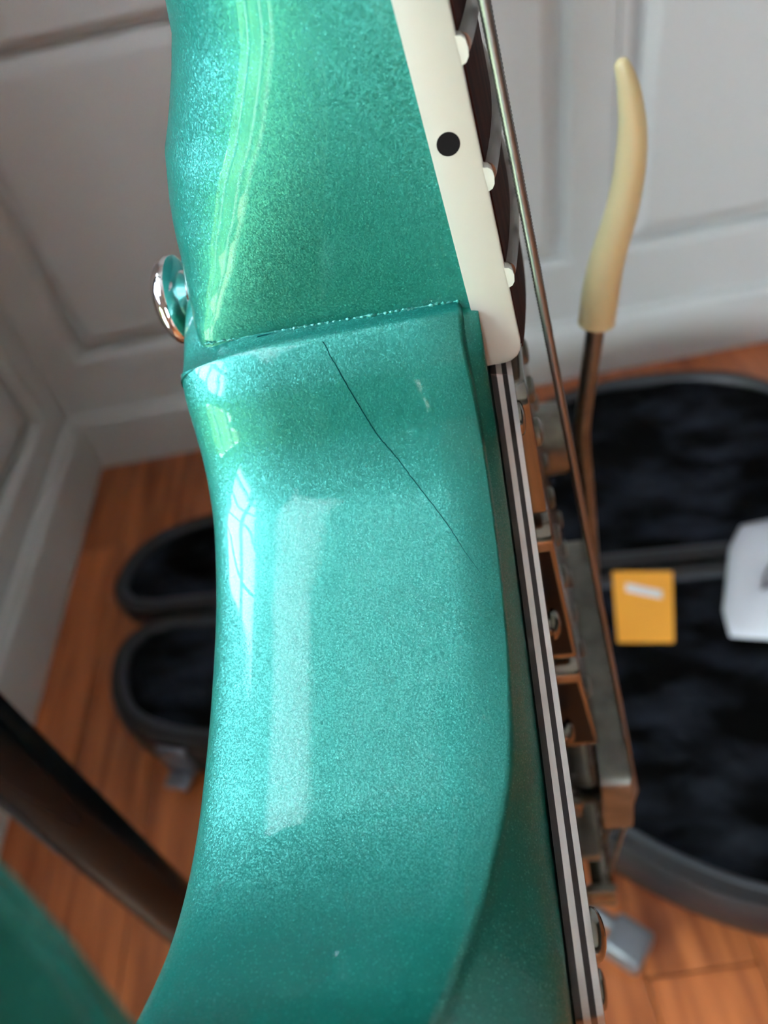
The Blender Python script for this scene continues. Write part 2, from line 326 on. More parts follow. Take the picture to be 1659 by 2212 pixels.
# --- body: outline (n, s, front drop, front width)
OUT = [(0.12, -1.0, 1.6, 1.6), (-0.12, -0.25, 1.6, 1.6), (-0.75, 0.45, 1.6, 1.7), (-2.2, 1.7, 1.8, 2), (-4.7, 3.5, 1.7, 2.4), (-8.2, 5.3, 1.4, 3), (-12.1, 7.4, 1.2, 3.4), (-16.2, 10.8, 1.1, 4), (-19.3, 14.8, 1.0, 4.6), (-23.7, 23.7, 1.0, 6), (-27.5, 36.1, 1.4, 7), (-29.8, 47.8, 2.8, 8.5), (-30.4, 55, 4.6, 9.5), (-29.4, 62.3, 6.8, 10.5), (-26.6, 68.4, 8.6, 11), (-22.5, 73.5, 9.6, 11), (-15, 78, 10, 10.5), (-7, 80.5, 10, 9.5), (2, 80.8, 7, 8), (8, 80, 5, 6), (13, 78.2, 4, 4.5), (17, 75.4, 4, 3), (21, 72.6, 4, 2.4), (25, 72.2, 4, 2),
       (28, 75.5, 4, 1.9), (28, 83, 5, 2.2), (22, 93, 6, 5), (6, 108, 8, 8), (-30, 121, 10, 9), (-95, 121, 7, 7), (-155, 107, 7, 7), (-205, 104, 7, 7), (-260, 115, 7, 7), (-312, 108, 7, 7), (-345, 76, 7, 7), (-360, 20, 7, 7), (-356, -45, 7, 7), (-334, -105, 7, 7), (-285, -148, 7, 7), (-222, -158, 7, 7), (-168, -142, 7, 7), (-120, -130, 7, 7), (-78, -138, 7, 7), (-38, -142, 7, 7), (-8, -134, 7, 6), (0, -122, 6, 5), (-10, -106, 6, 5), (-26, -92, 5, 5), (-34, -77, 4, 5), (-28, -66, 3, 4), (-14, -60, 2, 3), (-2, -57.5, 1.6, 1.6), (3.0, -52, 1.6, 1.6), (5.0, -42, 1.6, 1.6), (5.4, -28, 1.6, 1.6), (4.6, -16, 1.6, 1.6), (2.6, -8.5, 1.6, 1.6), (0.8, -4.2, 1.6, 1.6), (0.3, -2.4, 1.6, 1.6)]
if area2([(p[0], p[1]) for p in OUT]) < 0: OUT = OUT[::-1]
DN = catmull(OUT, 9)
P2 = [(p[0], p[1]) for p in DN]; N2 = normals2(P2)
def ring(ins, t): return [((p[0]-q[0]*i_)*k, (p[1]-q[1]*i_)*k, z_*k) for p, q, i_, z_ in zip(P2, N2, ins, t)]
TH = 44.0; one = [1.0]*len(DN); rings = []
rb = 5.0; RBT = 16.0                        # soft roll-over towards the back
WB = [min(rb, p[3]*0.9) if (p[0] > 5 and p[1] > 60) else rb for p in DN]
rings.append(ring([b_+0.6 for b_ in WB], [-TH]*len(DN)))
for a in range(0, 91, 10):
    s_ = math.radians(a); rings.append(ring([b_*(1-math.sin(s_)) for b_ in WB], [-TH+RBT*(1-math.cos(s_))]*len(DN)))
for f in (0.25, 0.5, 0.75, 1.0): rings.append(ring([0]*len(DN), [(-TH+RBT)*(1-f)+(-p[2]-1.1)*f for p in DN]))
for x_, y_ in ((0.12, 0.45), (0.40, 0.80), (0.85, 1.0)): rings.append(ring([1.3*x_]*len(DN), [-p[2]-1.1+1.1*y_*min(1, p[2]/2.5) for p in DN]))
for u_ in (0.06, 0.15, 0.3, 0.45, 0.6, 0.75, 0.88, 1.0): rings.append(ring([1.1+max(p[3]-1.1, 0.2)*u_ for p in DN], [-p[2]*(1-u_)**1.35*(1-0.1*0) - (1.1-1.1*min(1, p[2]/2.5))*(1-u_) for p in DN]))
rings.append(ring([p[3]+0.6 for p in DN], [0]*len(DN)))
def horn_dip(x_, y_, z_):                  # the horn thins towards its tip
    if y_ > 0.055 and x_ > -0.030:
        f = lerp(x_/k, [-30, -20, 0, 14, 17, 20, 24, 31], [0, 0.05, 0.30, 0.44, 0.48, 0.54, 0.60, 0.64])*min(1, (y_/k-55)/12)
        z_ = -TH*k+(z_+TH*k)*(1-f)
    return (x_, y_, z_)
bm = bmesh.new(); vr = loft(bm, rings, False, False)
from mathutils.geometry import delaunay_2d_cdt
for vring in (vr[0], vr[-1]):              # flat faces, with inner points so that the horn can thin smoothly
    loop = [Vector((v.co.x, v.co.y)) for v in vring]; z_ = vring[0].co.z
    gpts = [Vector((-0.35+0.012*i, -0.15+0.012*j)) for i in range(33) for j in range(24)]
    def inside(p):
        c = False
        for a, b in zip(loop, loop[1:]+loop[:1]):
            if (a.y > p.y) != (b.y > p.y) and p.x < (b.x-a.x)*(p.y-a.y)/(b.y-a.y)+a.x: c = not c
        return c
    gpts = [p for p in gpts if inside(p) and min((p-q).length for q in loop) > 0.004]
    n_ = len(loop)
    co, _, fc, ov, _, _ = delaunay_2d_cdt(loop+gpts, [(i, (i+1) % n_) for i in range(n_)], [], 1, 1e-7)
    vm = [vring[o[0]] if (o and o[0] < n_) else bm.verts.new((c.x, c.y, z_)) for c, o in zip(co, ov)]
    for f in fc:
        try: bm.faces.new([vm[i] for i in f])
        except ValueError: pass
for v in bm.verts: v.co = horn_dip(*v.co)
body = obj('body', bm, TEAL, G, smooth=60)

# --- neck with its deep heel
def neck_d(a): return lerp(a, [-9, 0, 8, 16, 22, 26, 30, 34, 38, 50, 70, 330, 345], [40.2, 40.2, 39.8, 38.9, 36.9, 34.4, 32.0, 30.0, 28.9, 27.2, 24.5, 19.5, 18])
def neck_p(a): return lerp(a, [-9, 0, 4, 9, 16, 24, 34, 50, 345], [26, 26, 12, 6.5, 4.2, 3.1, 2.6, 2.3, 2.0])
SC = -29.0
def hw(a): return 26.8-0.0185*max(a, 0)
bm = bmesh.new(); rings = []; M_ = 40
for a in [-9, -4, 0, 1, 2, 3, 4, 6, 8, 10, 12, 14, 16, 18, 20, 22, 24, 26, 28, 30, 32, 34, 36, 38, 41, 44, 48, 54, 62, 72, 90, 120, 160, 200, 250, 300, 330, 340]:
    r = []; p_ = neck_p(a); d_ = neck_d(a)-1.0
    for j in range(M_+1):
        th = math.pi*j/M_; c, s_ = math.cos(th), math.sin(th)
        r.append((a*k, (SC+hw(a)*math.copysign(abs(c)**(2/p_), c)-(1.5*abs(s_)**(2/p_)*lerp(a, [-9, 4, 30], [1, 1, 0]) if c > 0 else 0))*k, (-1.0-d_*abs(s_)**(2/p_))*k+SH*a*k))
    rings.append(r)
loft(bm, rings); neck = obj('neck', bm, TEAL, G, smooth=50)
# rough lacquer bead along the joint
rng = random.Random(11)
bm = bmesh.new(); pts = []; rad = []
for j in range(150):
    f = j/149; t_ = -38.6+36.4*f
    pts.append(((0.25+0.12*rng.uniform(-1, 1))*k, (-2.3+1.5*(t_+1)/39+0.10*rng.uniform(-1, 1))*k, t_*k)); rad.append((0.13+(0.30 if f > 0.28 else 0.10)*rng.random())*k)
tube(bm, pts, rad, 8); tag(obj('lacquer_bead', bm, TEAL, G, smooth=180), 'lumpy chipped lacquer along the heel joint')
# hairline crack running from the joint down over the side
ck = [(-0.34, 0.25, -21.01), (-0.88, 0.65, -20.68), (-1.76, 1.31, -20.38), (-3.9, 2.95, -19.39), (-6.51, 4.43, -18.4), (-9.6, 6.02, -17.18), (-12.37, 7.58, -15.84), (-14.32, 9.2, -14.29), (-16.99, 11.7, -12.24), (-19.16, 14.6, -10.11), (-21.24, 18.4, -7.73), (-22.63, 21.3, -6.19), (-23.85, 24.1, -4.54)]
cd = catmull(ck, 8, closed=False)
def side_pt(p, lift):                     # nearest point of the outline, pushed out a hair
    best = min(range(len(P2)), key=lambda q: (P2[q][0]-p[0])**2+(P2[q][1]-p[1])**2)
    bp = None
    for i in (best-1, best):
        A, B = Vector(P2[i]), Vector(P2[(i+1) % len(P2)]); d = B-A; u = max(0, min(1, (Vector(p[:2])-A).dot(d)/d.length_squared)); q = A+d*u
        if bp is None or (q-Vector(p[:2])).length < bp[0]: bp = ((q-Vector(p[:2])).length, q, N2[best])
    return ((bp[1].x+bp[2][0]*lift)*k, (bp[1].y+bp[2][1]*lift)*k, p[2]*k)
wob = [rng.uniform(-0.05, 0.05) for _ in cd]
bm = bmesh.new(); tube(bm, [side_pt((p[0], p[1], p[2]+q), 0.02) for p, q in zip(cd, wob)], [k*0.075*min(1, 0.35+(len(cd)-i)/45) for i in range(len(cd))], 6)
tag(obj('finish_crack', bm, CRACK, G), 'thin dark crack in the lacquer')
cj = [(0.0, 0.0, -32), (0.4, -1.6, -30.5), (0.35, -1.7, -28.5), (0.1, -1.5, -27.5), (0.25, -1.7, -26.2), (-0.1, -0.9, -25.6), (0.3, -1.5, -24.8)]
bm = bmesh.new(); tube(bm, mm(catmull([(p[0], p[1]-1.2, p[2]) for p in cj[1:]], 6, closed=False)), 0.09*k, 6); tag(obj('finish_crack', bm, CRACK, G), 'short crack beside the heel joint')

# --- fingerboard, binding, frets
pos = [2.7]; d_ = 13.0
for i in range(22): pos.append(pos[-1]+d_); d_ *= 2**(1/12)
END = -10.6
sb = lambda a: -1.7-0.0185*max(a, 0); st = lambda a: 2*SC-sb(a)
top = lambda s: 4.5+(26.5**2-(s-SC)**2)/(2*150)
bm = bmesh.new(); rings = []
for a in (END+1.2, 40, 120, 220, 336):
    S = [sb(a)-1.5+(st(a)-sb(a)+3.0)*j/16 for j in range(17)]
    rings.append([NK(a, s, top(s)) for s in S]+[NK(a, S[-1], -1), NK(a, S[0], -1)])
loft(bm, rings); obj('fingerboard', bm, ROSE, G, smooth=40)
def binding(edge, sgn):
    bm = bmesh.new(); rings = []
    A = [END+0.05, END+0.25, END+0.8, END+1.6, END+3]+[10*i for i in range(0, 34)]+[336]
    for a in A:
        e = edge(a); h = 4.45
        if a < END+1.7: h -= {0: 2.4, 1: 1.6, 2: 0.8, 3: 0.3}[A.index(a)]
        rings.append([NK(a, e, -1.0), NK(a, e, h-0.35), NK(a, e-0.12*sgn, h-0.08), NK(a, e-0.4*sgn, h), NK(a, e-1.55*sgn, h), NK(a, e-1.55*sgn, -1.0)])
    loft(bm, rings)
    for p in pos[:21]:                     # nibs over the fret ends
        r = []
        for x_, z_ in [(-2.1, -0.6), (-1.75, 0.0), (-1.55, 0.45), (-1.0, 0.78), (0.0, 0.92), (0.8, 0.8), (1.25, 0.4), (1.35, -0.1), (1.6, -0.5), (1.9, -0.7)]: r.append((p+x_*0.92, 4.45+z_))
        e = edge(p); loft(bm, [[NK(a, e-0.1*sgn, b) for a, b in r], [NK(a, e-0.02*sgn-0.25*sgn, b+0.02) for a, b in r], [NK(a, e-1.6*sgn, b) for a, b in r]])
    return obj('binding', bm, CREAM, G, smooth=40)
binding(sb, 1); binding(st, -1)
bm = bmesh.new(); S = [sb(0)-1.0+(st(0)-sb(0)+2)*j/16 for j in range(17)]    # binding across the end of the fingerboard
loft(bm, [[NK(a, s, top(s)-c) for s in S]+[NK(a, S[-1], -1), NK(a, S[0], -1)] for a, c in ((END, 2.4), (END+0.3, 1.5), (END+0.9, 0.7), (END+1.7, 0.15))]); obj('end_binding', bm, CREAM, G, smooth=40)
bm = bmesh.new(); lathe(bm, [(0, 0), (1.32*k, 0), (1.38*k, -0.0002), (0, -0.0002)], 32)
for j, a in enumerate([20.4, 20.4+27, 20.4+57]):
    if j == 0:
        me = bpy.data.meshes.new('side_dot'); bmesh.ops.recalc_face_normals(bm, faces=bm.faces[:]); bm.to_mesh(me); bm.free(); me.materials.append(DOT)
    o = bpy.data.objects.new('side_dot', me); COL.objects.link(o); o.parent = G
    o.matrix_local = Matrix.Translation(NK(a, sb(a)+0.03, 1.15)) @ Matrix.Rotation(-math.pi/2, 4, 'X')
for p in pos[:22]:
    bm = bmesh.new(); rings = []
    for j in range(21):
        s = sb(p)-1.5+(st(p)-sb(p)+3.0)*j/20
        rings.append([NK(p+1.25*math.cos(math.pi*q/8), s, top(s)-0.1+1.15*math.sin(math.pi*q/8)) for q in range(9)])
    loft(bm, rings); obj('fret', bm, FRETM, G, smooth=50)
bm = bmesh.new(); box(bm, 0.336, 0.340, (SC-21)*k, (SC+21)*k, (SH*338-1)*k, (SH*338+6.4)*k); obj('nut', bm, CREAM, G)
hs = [(338, -8), (350, -3), (380, 6), (440, 12), (490, 6), (505, -12), (498, -34), (470, -52), (420, -55), (370, -52), (350, -50), (338, -50)]
bm = prism([(a*k, s*k) for a, s in catmull(hs, 5)], -0.0378, -0.0238, 0.001); hst = obj('headstock', bm, TEAL, G, smooth=40)
for i in range(6):
    bm = bmesh.new(); lathe(bm, [(0, 0), (4*k, 0), (4*k, 0.001), (3*k, 0.003), (2.6*k, 0.012), (3.2*k, 0.014), (0, 0.0145)], 16, Matrix.Translation(((365+i*22)*k, (0-i*0.5)*k-0.002, -0.0238))); obj('tuner_post', bm, CHROME, G, smooth=40)

# --- strings
strd = [1.32, 1.05, 0.81, 0.66, 0.43, 0.33]; sy = [-3.6-10.35*i for i in range(6)]
for i in range(6):
    t_at = lambda n, dz=(0, 0.55, 0.75, 0.6, 0.1, -0.6)[i]: 8.15-0.0775*n+dz*0.6
    nk = sy[i]+(SC-sy[i])*0.0; bm = bmesh.new()
    A = (-172, 338); yq = lambda n: sy[i]+(SC-sy[i])*0.30*max(0, n)/338
    if i < 3:                              # wound strings: a helix of wrap wire
        r0 = strd[i]/2; seg = 12; turn = 0.50; rings = []
        n0, n1 = -172, 52; cnt = int((n1-n0)/turn*2)
        for j in range(cnt+1):
            n_ = n0+(n1-n0)*j/cnt; rr = r0 if j % 2 == 0 else r0-0.11
            rings.append([((n_+0.16*math.sin(2*math.pi*q/seg))*k, (yq(n_)+rr*math.cos(2*math.pi*q/seg))*k, (t_at(n_)+rr*math.sin(2*math.pi*q/seg))*k) for q in range(seg)])
        rings.append([(0.338, (yq(338)+r0*math.cos(2*math.pi*q/seg))*k, (t_at(338)+r0*math.sin(2*math.pi*q/seg))*k) for q in range(seg)])
        loft(bm, rings)
    else: tube(bm, [(n_*k, yq(n_)*k, t_at(n_)*k) for n_ in (-172, 0, 338)], strd[i]/2*k, 10)
    tube(bm, [(-172*k, sy[i]*k, t_at(-172)*k), (-250*k, sy[i]*k, 12.5*k)], strd[i]/2*k, 8)
    obj('string', bm, STEEL, G, smooth=60)

# --- four-ply pickguard
PG = [(-11.6, -1.2), (-17, 2), (-21, 5.4), (-24.2, 9), (-30, 20), (-34.6, 33), (-37.8, 46), (-39.6, 56), (-40.8, 64), (-42.2, 70), (-45, 71.5), (-54, 71), (-80, 66), (-120, 58), (-165, 40), (-196, 22), (-200, -4), (-198, -70), (-190, -100), (-150, -112), (-110, -108), (-60, -104), (-48, -92), (-44, -78), (-36, -68), (-24, -61), (-12, -58)]
pgd = []
for p in range(len(PG)-1):
    pgd += catmull([PG[max(p-1, 0)], PG[p], PG[p+1], PG[min(p+2, len(PG)-1)]], 6, closed=False)[6:12]
pgd.append(PG[-1])
if area2(pgd) < 0: pgd = pgd[::-1]
NP = normals2(pgd)
for i, (z0, z1, m) in enumerate([(0.25, 1.05, PLYB), (1.05, 1.85, PLYW), (1.85, 2.55, PLYB), (2.55, 3.3, PLYW)]):
    ins = lambda d, z: [((p[0]-q[0]*d)*k, (p[1]-q[1]*d)*k, z*k) for p, q in zip(pgd, NP)]
    bm = bmesh.new(); loft(bm, [ins(z0*0.28, z0), ins(z1*0.28, z1)])
    o = obj('pickguard_ply', bm, m, G); tag(o, ('black ply' if m is PLYB else 'white ply'))
bm = bmesh.new(); loft(bm, [[(p[0]*k, p[1]*k, z*k) for p in [(a-q[0]*0.95, b-q[1]*0.95) for (a, b), q in zip(pgd, NP)]] for z in (3.3, 3.34)]); obj('pickguard_face', bm, mat('brown_guard_face', srgb(70, 52, 46), rough=0.15), G)
def screw(x_, y_, z_, r=3.0, h=1.1, name='pickguard_screw', par=None):
    bm = bmesh.new(); prof = [(0, 0), (r, 0), (r, 0.25)]+[(r*math.cos(a), 0.25+(h-0.25)*math.sin(a)) for a in [math.radians(q) for q in (20, 40, 60, 80)]]+[(0, h)]
    lathe(bm, [(a*k, b*k) for a, b in prof], 24, Matrix.Translation((x_*k, y_*k, z_*k)))
    return obj(name, bm, CHROME, par or G, smooth=40)
screw(-44.0, 62.5, 3.3, 2.9, 1.5); screw(-16.5, 3.4, 3.3, 2.6, 0.9); screw(-90, 60, 3.3); screw(-150, 42, 3.3)

# --- three nickel-covered pickups
def pickup(n0, n1, h0, h1):
    E_ = []; y0, y1, r = -65.0, 3.0, 3.2
    for cx_, cy_, a0 in ((n0-r, y1-r, 0), (n1+r, y1-r, 90), (n1+r, y0+r, 180), (n0-r, y0+r, 270)):
        for q in range(0, 91, 15): a = math.radians(a0+q); E_.append((cx_+r*math.cos(a), cy_+r*math.sin(a)))
    hh = lambda p: h0+(h1-h0)*(p[0]-n0)/(n1-n0)
    N_ = normals2(E_); bm = bmesh.new()
    f = lambda d, up: [((p[0]-q[0]*d)*k, (p[1]-q[1]*d)*k, (3.35 if up is None else hh(p)+up)*k) for p, q in zip(E_, N_)]
    loft(bm, [f(0, None), f(0, -0.7), f(0.2, -0.25), f(0.7, 0), f(1.2, 0)]); o = obj('pickup', bm, CHROME, G, smooth=35)
    for i in range(6):
        s = sy[i]; b = bmesh.new(); lathe(b, [(0, 0), (2.3*k, 0), (2.3*k, 0.0006), (1.7*k, 0.001), (0, 0.0011)], 16, Matrix.Translation(((n0+n1)/2*k, s*k, hh(((n0+n1)/2,))*k))); obj('pole_piece', b, NICKEL, o, smooth=40)
    return o
DARKREFL = mat('dark_reflection_tone', (0.010, 0.009, 0.012, 1), rough=0.45, spec=0.12)  # painted stand-in for the dark reflections on the pickup sides
def dark_reflection_panel(o, n0, n1, h0, h1):
    b = bmesh.new(); loft(b, [[(a*k, y_*k, z_*k) for a, z_ in ((n0-4.6, 3.4), (n1+4.2, 3.4), (n1+4.2, h1-1.0), (n0-4.6, h0-0.8))] for y_ in (2.6, 3.12)]); obj('dark_reflection_panel', b, DARKREFL, o)
pA = pickup(-12.5, -40, 5.0, 5.9); pB = pickup(-43.5, -86, 6.1, 8.4); pC = pickup(-89.5, -127.5, 8.5, 11.5)
dark_reflection_panel(pB, -43.5, -86, 6.1, 8.4); dark_reflection_panel(pC, -89.5, -127.5, 8.5, 11.5)
for n_, z_ in ((-64, 4.6), (-108, 4.8), (-148, 5.0)): 
    bm = bmesh.new(); lathe(bm, [(0, 3.35*k), (2.2*k, 3.35*k), (2.2*k, (z_-0.8)*k), (3.0*k, (z_-0.6)*k), (2.8*k, z_*k), (1.8*k, (z_+0.8)*k), (0, (z_+1.0)*k)], 20, Matrix.Translation((n_*k, 7.2*k, 0))); obj('adjusting_screw', bm, CHROME, G, smooth=35)

# --- bridge on threaded posts, tailpiece, knob, vibrato arm
bm = bmesh.new(); E_ = []
for cx_, cy_, a0 in ((-141, 4, 0), (-168, 4, 90), (-168, -68, 180), (-141, -68, 270)):
    for q in range(0, 91, 15): a = math.radians(a0+q); E_.append(((cx_+4*math.cos(a))*k, (cy_+4*math.sin(a))*k))
bm = prism(E_, 0.0108, 0.0188, 0.0008); br = obj('bridge', bm, NICKEL, G, smooth=35)
for s in sy:
    b = bbox(-160*k, -150*k, (s-4)*k, (s+4)*k, 18.6*k, 19.9*k, 0.0006); obj('saddle', b, NICKEL, br, smooth=30)
for s in (3.0, -66):
    b = bmesh.new(); prof = [(0, 3.3*k)]; z = 3.3
    while z < 10.8: prof += [(2.0*k, z*k), (2.3*k, (z+0.25)*k), (2.0*k, (z+0.5)*k)]; z += 0.5
    prof.append((0, 10.9*k)); lathe(b, prof, 16, Matrix.Translation((-156*k, s*k, 0))); obj('bridge_post', b, NICKEL, br, smooth=40)
    b = bmesh.new(); lathe(b, [(0, 3.4*k), (5.2*k, 3.4*k), (5.4*k, 3.7*k), (5.4*k, 4.9*k), (5.2*k, 5.2*k), (0, 5.2*k)], 28, Matrix.Translation((-156*k, s*k, 0))); obj('thumbwheel', b, NICKEL, br, smooth=30)
b = bbox(-300*k, -202*k, -64*k, 5*k, 0.0*k, 2.2*k, 0.0008); tp = obj('vibrato_plate', b, CHROME, G, smooth=30)
b = bbox(-206*k, -201*k, -64*k, 5*k, 2.0*k, 9.6*k, 0.0008); obj('plate_lip', b, NICKEL, tp, smooth=30)
b = bmesh.new(); tube(b, mm([(-252, 4, 9.5), (-252, -64, 9.5)]), 4.2*k, 20); obj('string_bar', b, CHROME, tp, smooth=40)
for s in (2.5, -62.5):
    b = bbox(-262*k, -244*k, (s-1.5)*k, (s+1.5)*k, 1.5*k, 14*k, 0.0006); obj('bracket', b, NICKEL, tp, smooth=30)
b = bmesh.new(); lathe(b, [(0, 0), (11.5*k, 0), (11.5*k, 1*k), (10.8*k, 2*k), (10.2*k, 11*k), (9.6*k, 12.2*k), (0, 12.6*k)], 40, Matrix.Translation((-97*k, -76*k, 3.3*k))); obj('control_knob', b, NICKEL, G, smooth=35)
arm_s = -78
ap = [(-255, arm_s+8, 4), (-255, arm_s+8, 14), (-250, arm_s+7, 19), (-240, arm_s+5, 21), (-200, arm_s+2, 21), (-150, arm_s, 21), (-118, arm_s, 20.6), (-104, arm_s, 20.2), (-92, arm_s, 21.0), (-60, arm_s, 25.7)]
b = bmesh.new(); tube(b, mm(catmull(ap, 5, closed=False)), 2.3*k, 16); arm = obj('vibrato_arm', b, NICKEL, G, smooth=60)
tp_ = [(-62, 25.4, 0.2), (-61.8, 25.4, 4.1), (-60.5, 25.6, 4.45), (-52, 26.9, 4.4), (-44, 28.6, 4.0), (-34, 31.6, 3.6), (-25, 33.4, 3.35), (-16, 34.0, 2.9), (-8, 33.2, 2.2), (-3.5, 32.0, 1.5), (-2.6, 31.7, 0.9), (-2.3, 31.6, 0.2)]
tq = catmull(tp_, 4, closed=False)
b = bmesh.new(); tube(b, [(p[0]*k, arm_s*k, p[1]*k) for p in tq], [max(p[2], 0.15)*k for p in tq], 24); tag(obj('arm_tip', b, IVORY, arm, smooth=80), 'ivory coloured curved plastic arm tip')
b = bmesh.new(); lathe(b, [(0, 0), (6*k, 0), (6*k, 3*k), (4*k, 5*k), (4*k, 9*k), (0, 9*k)], 24, Matrix.Translation((-255*k, (arm_s+8)*k, 1.0*k))); obj('arm_socket', b, CHROME, G, smooth=35)
# --- strap button on the back of the heel
b = bmesh.new(); lathe(b, [(0, 0), (4.6*k, 0), (4.6*k, 0.3*k), (3.6*k, 1.4*k), (3.4*k, 3.5*k), (4.3*k, 4.6*k), (6.0*k, 5.0*k), (6.8*k, 5.5*k), (7.0*k, 6.2*k), (6.8*k, 7.0*k), (6.2*k, 7.8*k), (5.0*k, 8.5*k), (3.0*k, 9.0*k), (0, 9.2*k)], 40, Matrix.Translation((-1.2*k, -20*k, -40.6*k)) @ Matrix.Rotation(math.pi, 4, 'X')); obj('strap_button', b, BRIGHT, G, smooth=35)

# ================================================================== HANGING GUITAR STAND
ST = empty('guitar_stand', (-0.185, 0.162, 0)); tag(ST, 'black tubular guitar stand whose upright passes left of the guitar', 'guitar stand')
b = bmesh.new(); tube(b, [(0, 0, 0.12), (0, 0, 0.7), (0, 0, 1.19)], 0.0150, 32); obj('upright', b, BLACKTUBE, ST, smooth=40)
b = bmesh.new(); tube(b, [(0, 0, 0.10), (0, 0, 0.20)], 0.022, 24); obj('collar', b, RUBBER, ST, smooth=40)
for a in (math.radians(-90), math.radians(190), math.radians(-20)):
    d = Vector((math.cos(a), math.sin(a), 0)); b = bmesh.new(); tube(b, [d*0.018+Vector((0, 0, 0.15)), d*0.12+Vector((0, 0, 0.085)), d*0.27+Vector((0, 0, 0.012))], 0.010, 16); lg = obj('leg', b, BLACKTUBE, ST, smooth=40)
    b = bmesh.new(); tube(b, [d*0.255+Vector((0, 0, 0.013)), d*0.29+Vector((0, 0, 0.013))], 0.013, 16); obj('foot', b, RUBBER, lg, smooth=40)
hx = G.matrix_world @ Vector((0.352, -0.029, -0.040)); hx = hx-Vector(ST.location)
b = bmesh.new(); tube(b, [(0, 0, 1.18), (0, 0, 1.20), (0.01, -0.005, hx.z-0.012), (hx.x-0.03, hx.y, hx.z-0.012)], 0.011, 20); obj('yoke_arm', b, BLACKTUBE, ST, smooth=40)
for sgn in (1, -1):
    y_ = sgn*0.034; b = bmesh.new(); tube(b, [(hx.x-0.03, hx.y, hx.z-0.012), (hx.x-0.028, hx.y+y_, hx.z-0.012), (hx.x+0.05, hx.y+y_, hx.z-0.010), (hx.x+0.06, hx.y+y_, hx.z)], 0.006, 14); obj('yoke_prong', b, RUBBER, ST, smooth=60)

# ================================================================== OPEN GUITAR CASE ON THE FLOOR
CS = empty('guitar_case', (-0.40, 0.75, 0), math.atan2(-0.103, 1)); tag(CS, 'open black hard guitar case lying on the floor behind the guitar', 'guitar case')
def case_outline(sgn, sc_=1.0, du=0.0):
    P = [(-0.06, 0.022), (-0.092, 0.06), (-0.09, 0.12), (-0.055, 0.18), (0.01, 0.215), (0.10, 0.232), (0.22, 0.24), (0.35, 0.262), (0.46, 0.30), (0.55, 0.36), (0.62, 0.405), (0.70, 0.438), (0.80, 0.452), (0.92, 0.44), (1.0, 0.40), (1.05, 0.32), (1.07, 0.2), (1.06, 0.07), (1.045, 0.012)]
    q = catmull(P, 4, closed=False); q = [(a+du, sgn*b*sc_) for a, b in q]
    n = len(q); m_ = 24
    for j in range(1, m_): f = j/m_; q.append((q[n-1][0]+(q[0][0]-q[n-1][0])*f, sgn*0.012))
    return q
def tray(name, sgn, H, sc_=1.0, du=0.0, well=None):
    P = case_outline(sgn, sc_, du)
    if area2(P) < 0: P = P[::-1]
    N_ = normals2(P)
    N_ = [tuple(sum(N_[(i+j) % len(P)][c] for j in range(-2, 3))/5 for c in (0, 1)) for i in range(len(P))]
    f = lambda d, z: [(p[0]-q[0]*d, p[1]-q[1]*d, z) for p, q in zip(P, N_)]
    bm = bmesh.new(); loft(bm, [f(0.022, 0.0), f(0.006, 0.005), f(0.0, 0.02), f(0.0, H-0.012), f(0.005, H), f(0.024, H+0.001), f(0.028, H-0.008)], cap1=False)
    sh = obj(name, bm, SHELL, CS, smooth=40)
    bm = bmesh.new(); loft(bm, [f(0.020, H), f(0.0215, H+0.003), f(0.026, H+0.003), f(0.0275, H)], False, False); obj('rim_trim', bm, TRIM, sh, smooth=60)
    # padded lining: rolls in from the rim and down to a soft floor with folds
    bm = bmesh.new(); rr = random.Random(5)
    ds = [(0.0275, H-0.006), (0.032, H-0.003), (0.038, H-0.008), (0.043, H-0.022), (0.047, H*0.45), (0.056, 0.030), (0.075, 0.022), (0.10, 0.024), (0.115, 0.025)]
    rings = []
    for d, z in ds:
        r = []
        for i, (p, q) in enumerate(zip(P, N_)):
            r.append((p[0]-q[0]*d, p[1]-q[1]*d, z+0.003*math.sin(p[0]*37+d*60)))
        rings.append(r)
    # stop the rolls crossing in the narrow head end
    cl = [r for r in rings]
    loft(bm, cl); ln = obj('lining', bm, PLUSH, sh, smooth=80)
    return sh, P, N_
base, PBs, NBs = tray('case_base', -1, 0.088, 1.05, 0.012)
lid, PLd, NLd = tray('case_lid', 1, 0.055, 0.915, -0.035)
lid.location = (0, 0.0, 0.012); lid.rotation_euler = (math.radians(6), 0, 0)
# padded blocks: accessory box beside the hinge and body well ring
b = bmesh.new(); box(b, 0.47, 0.99, -0.125, -0.05, 0.03, 0.078); bmesh.ops.recalc_face_normals(b, faces=b.faces[:]); bevel(b, 0.012, 3); obj('accessory_box', b, PLUSH, CS, smooth=50)
b = bmesh.new(); pts = [(0.78+0.20*math.cos(a), -0.27+0.125*math.sin(a), 0.045) for a in [2*math.pi*q/40 for q in range(41)]]; tube(b, pts, 0.022, 12); obj('padding_roll', b, PLUSH, CS, smooth=60)
b = bmesh.new(); pts = [(0.72+0.22*math.cos(a), 0.23+0.12*math.sin(a), 0.05) for a in [2*math.pi*q/40 for q in range(41)]]; tube(b, pts, 0.020, 12); obj('padding_roll', b, PLUSH, CS, smooth=60)
for u in (0.1, 0.5, 0.95):
    b = bbox(u-0.03, u+0.03, -0.012, 0.012, 0.055, 0.085, 0.003); obj('hinge', b, LATCH, CS)
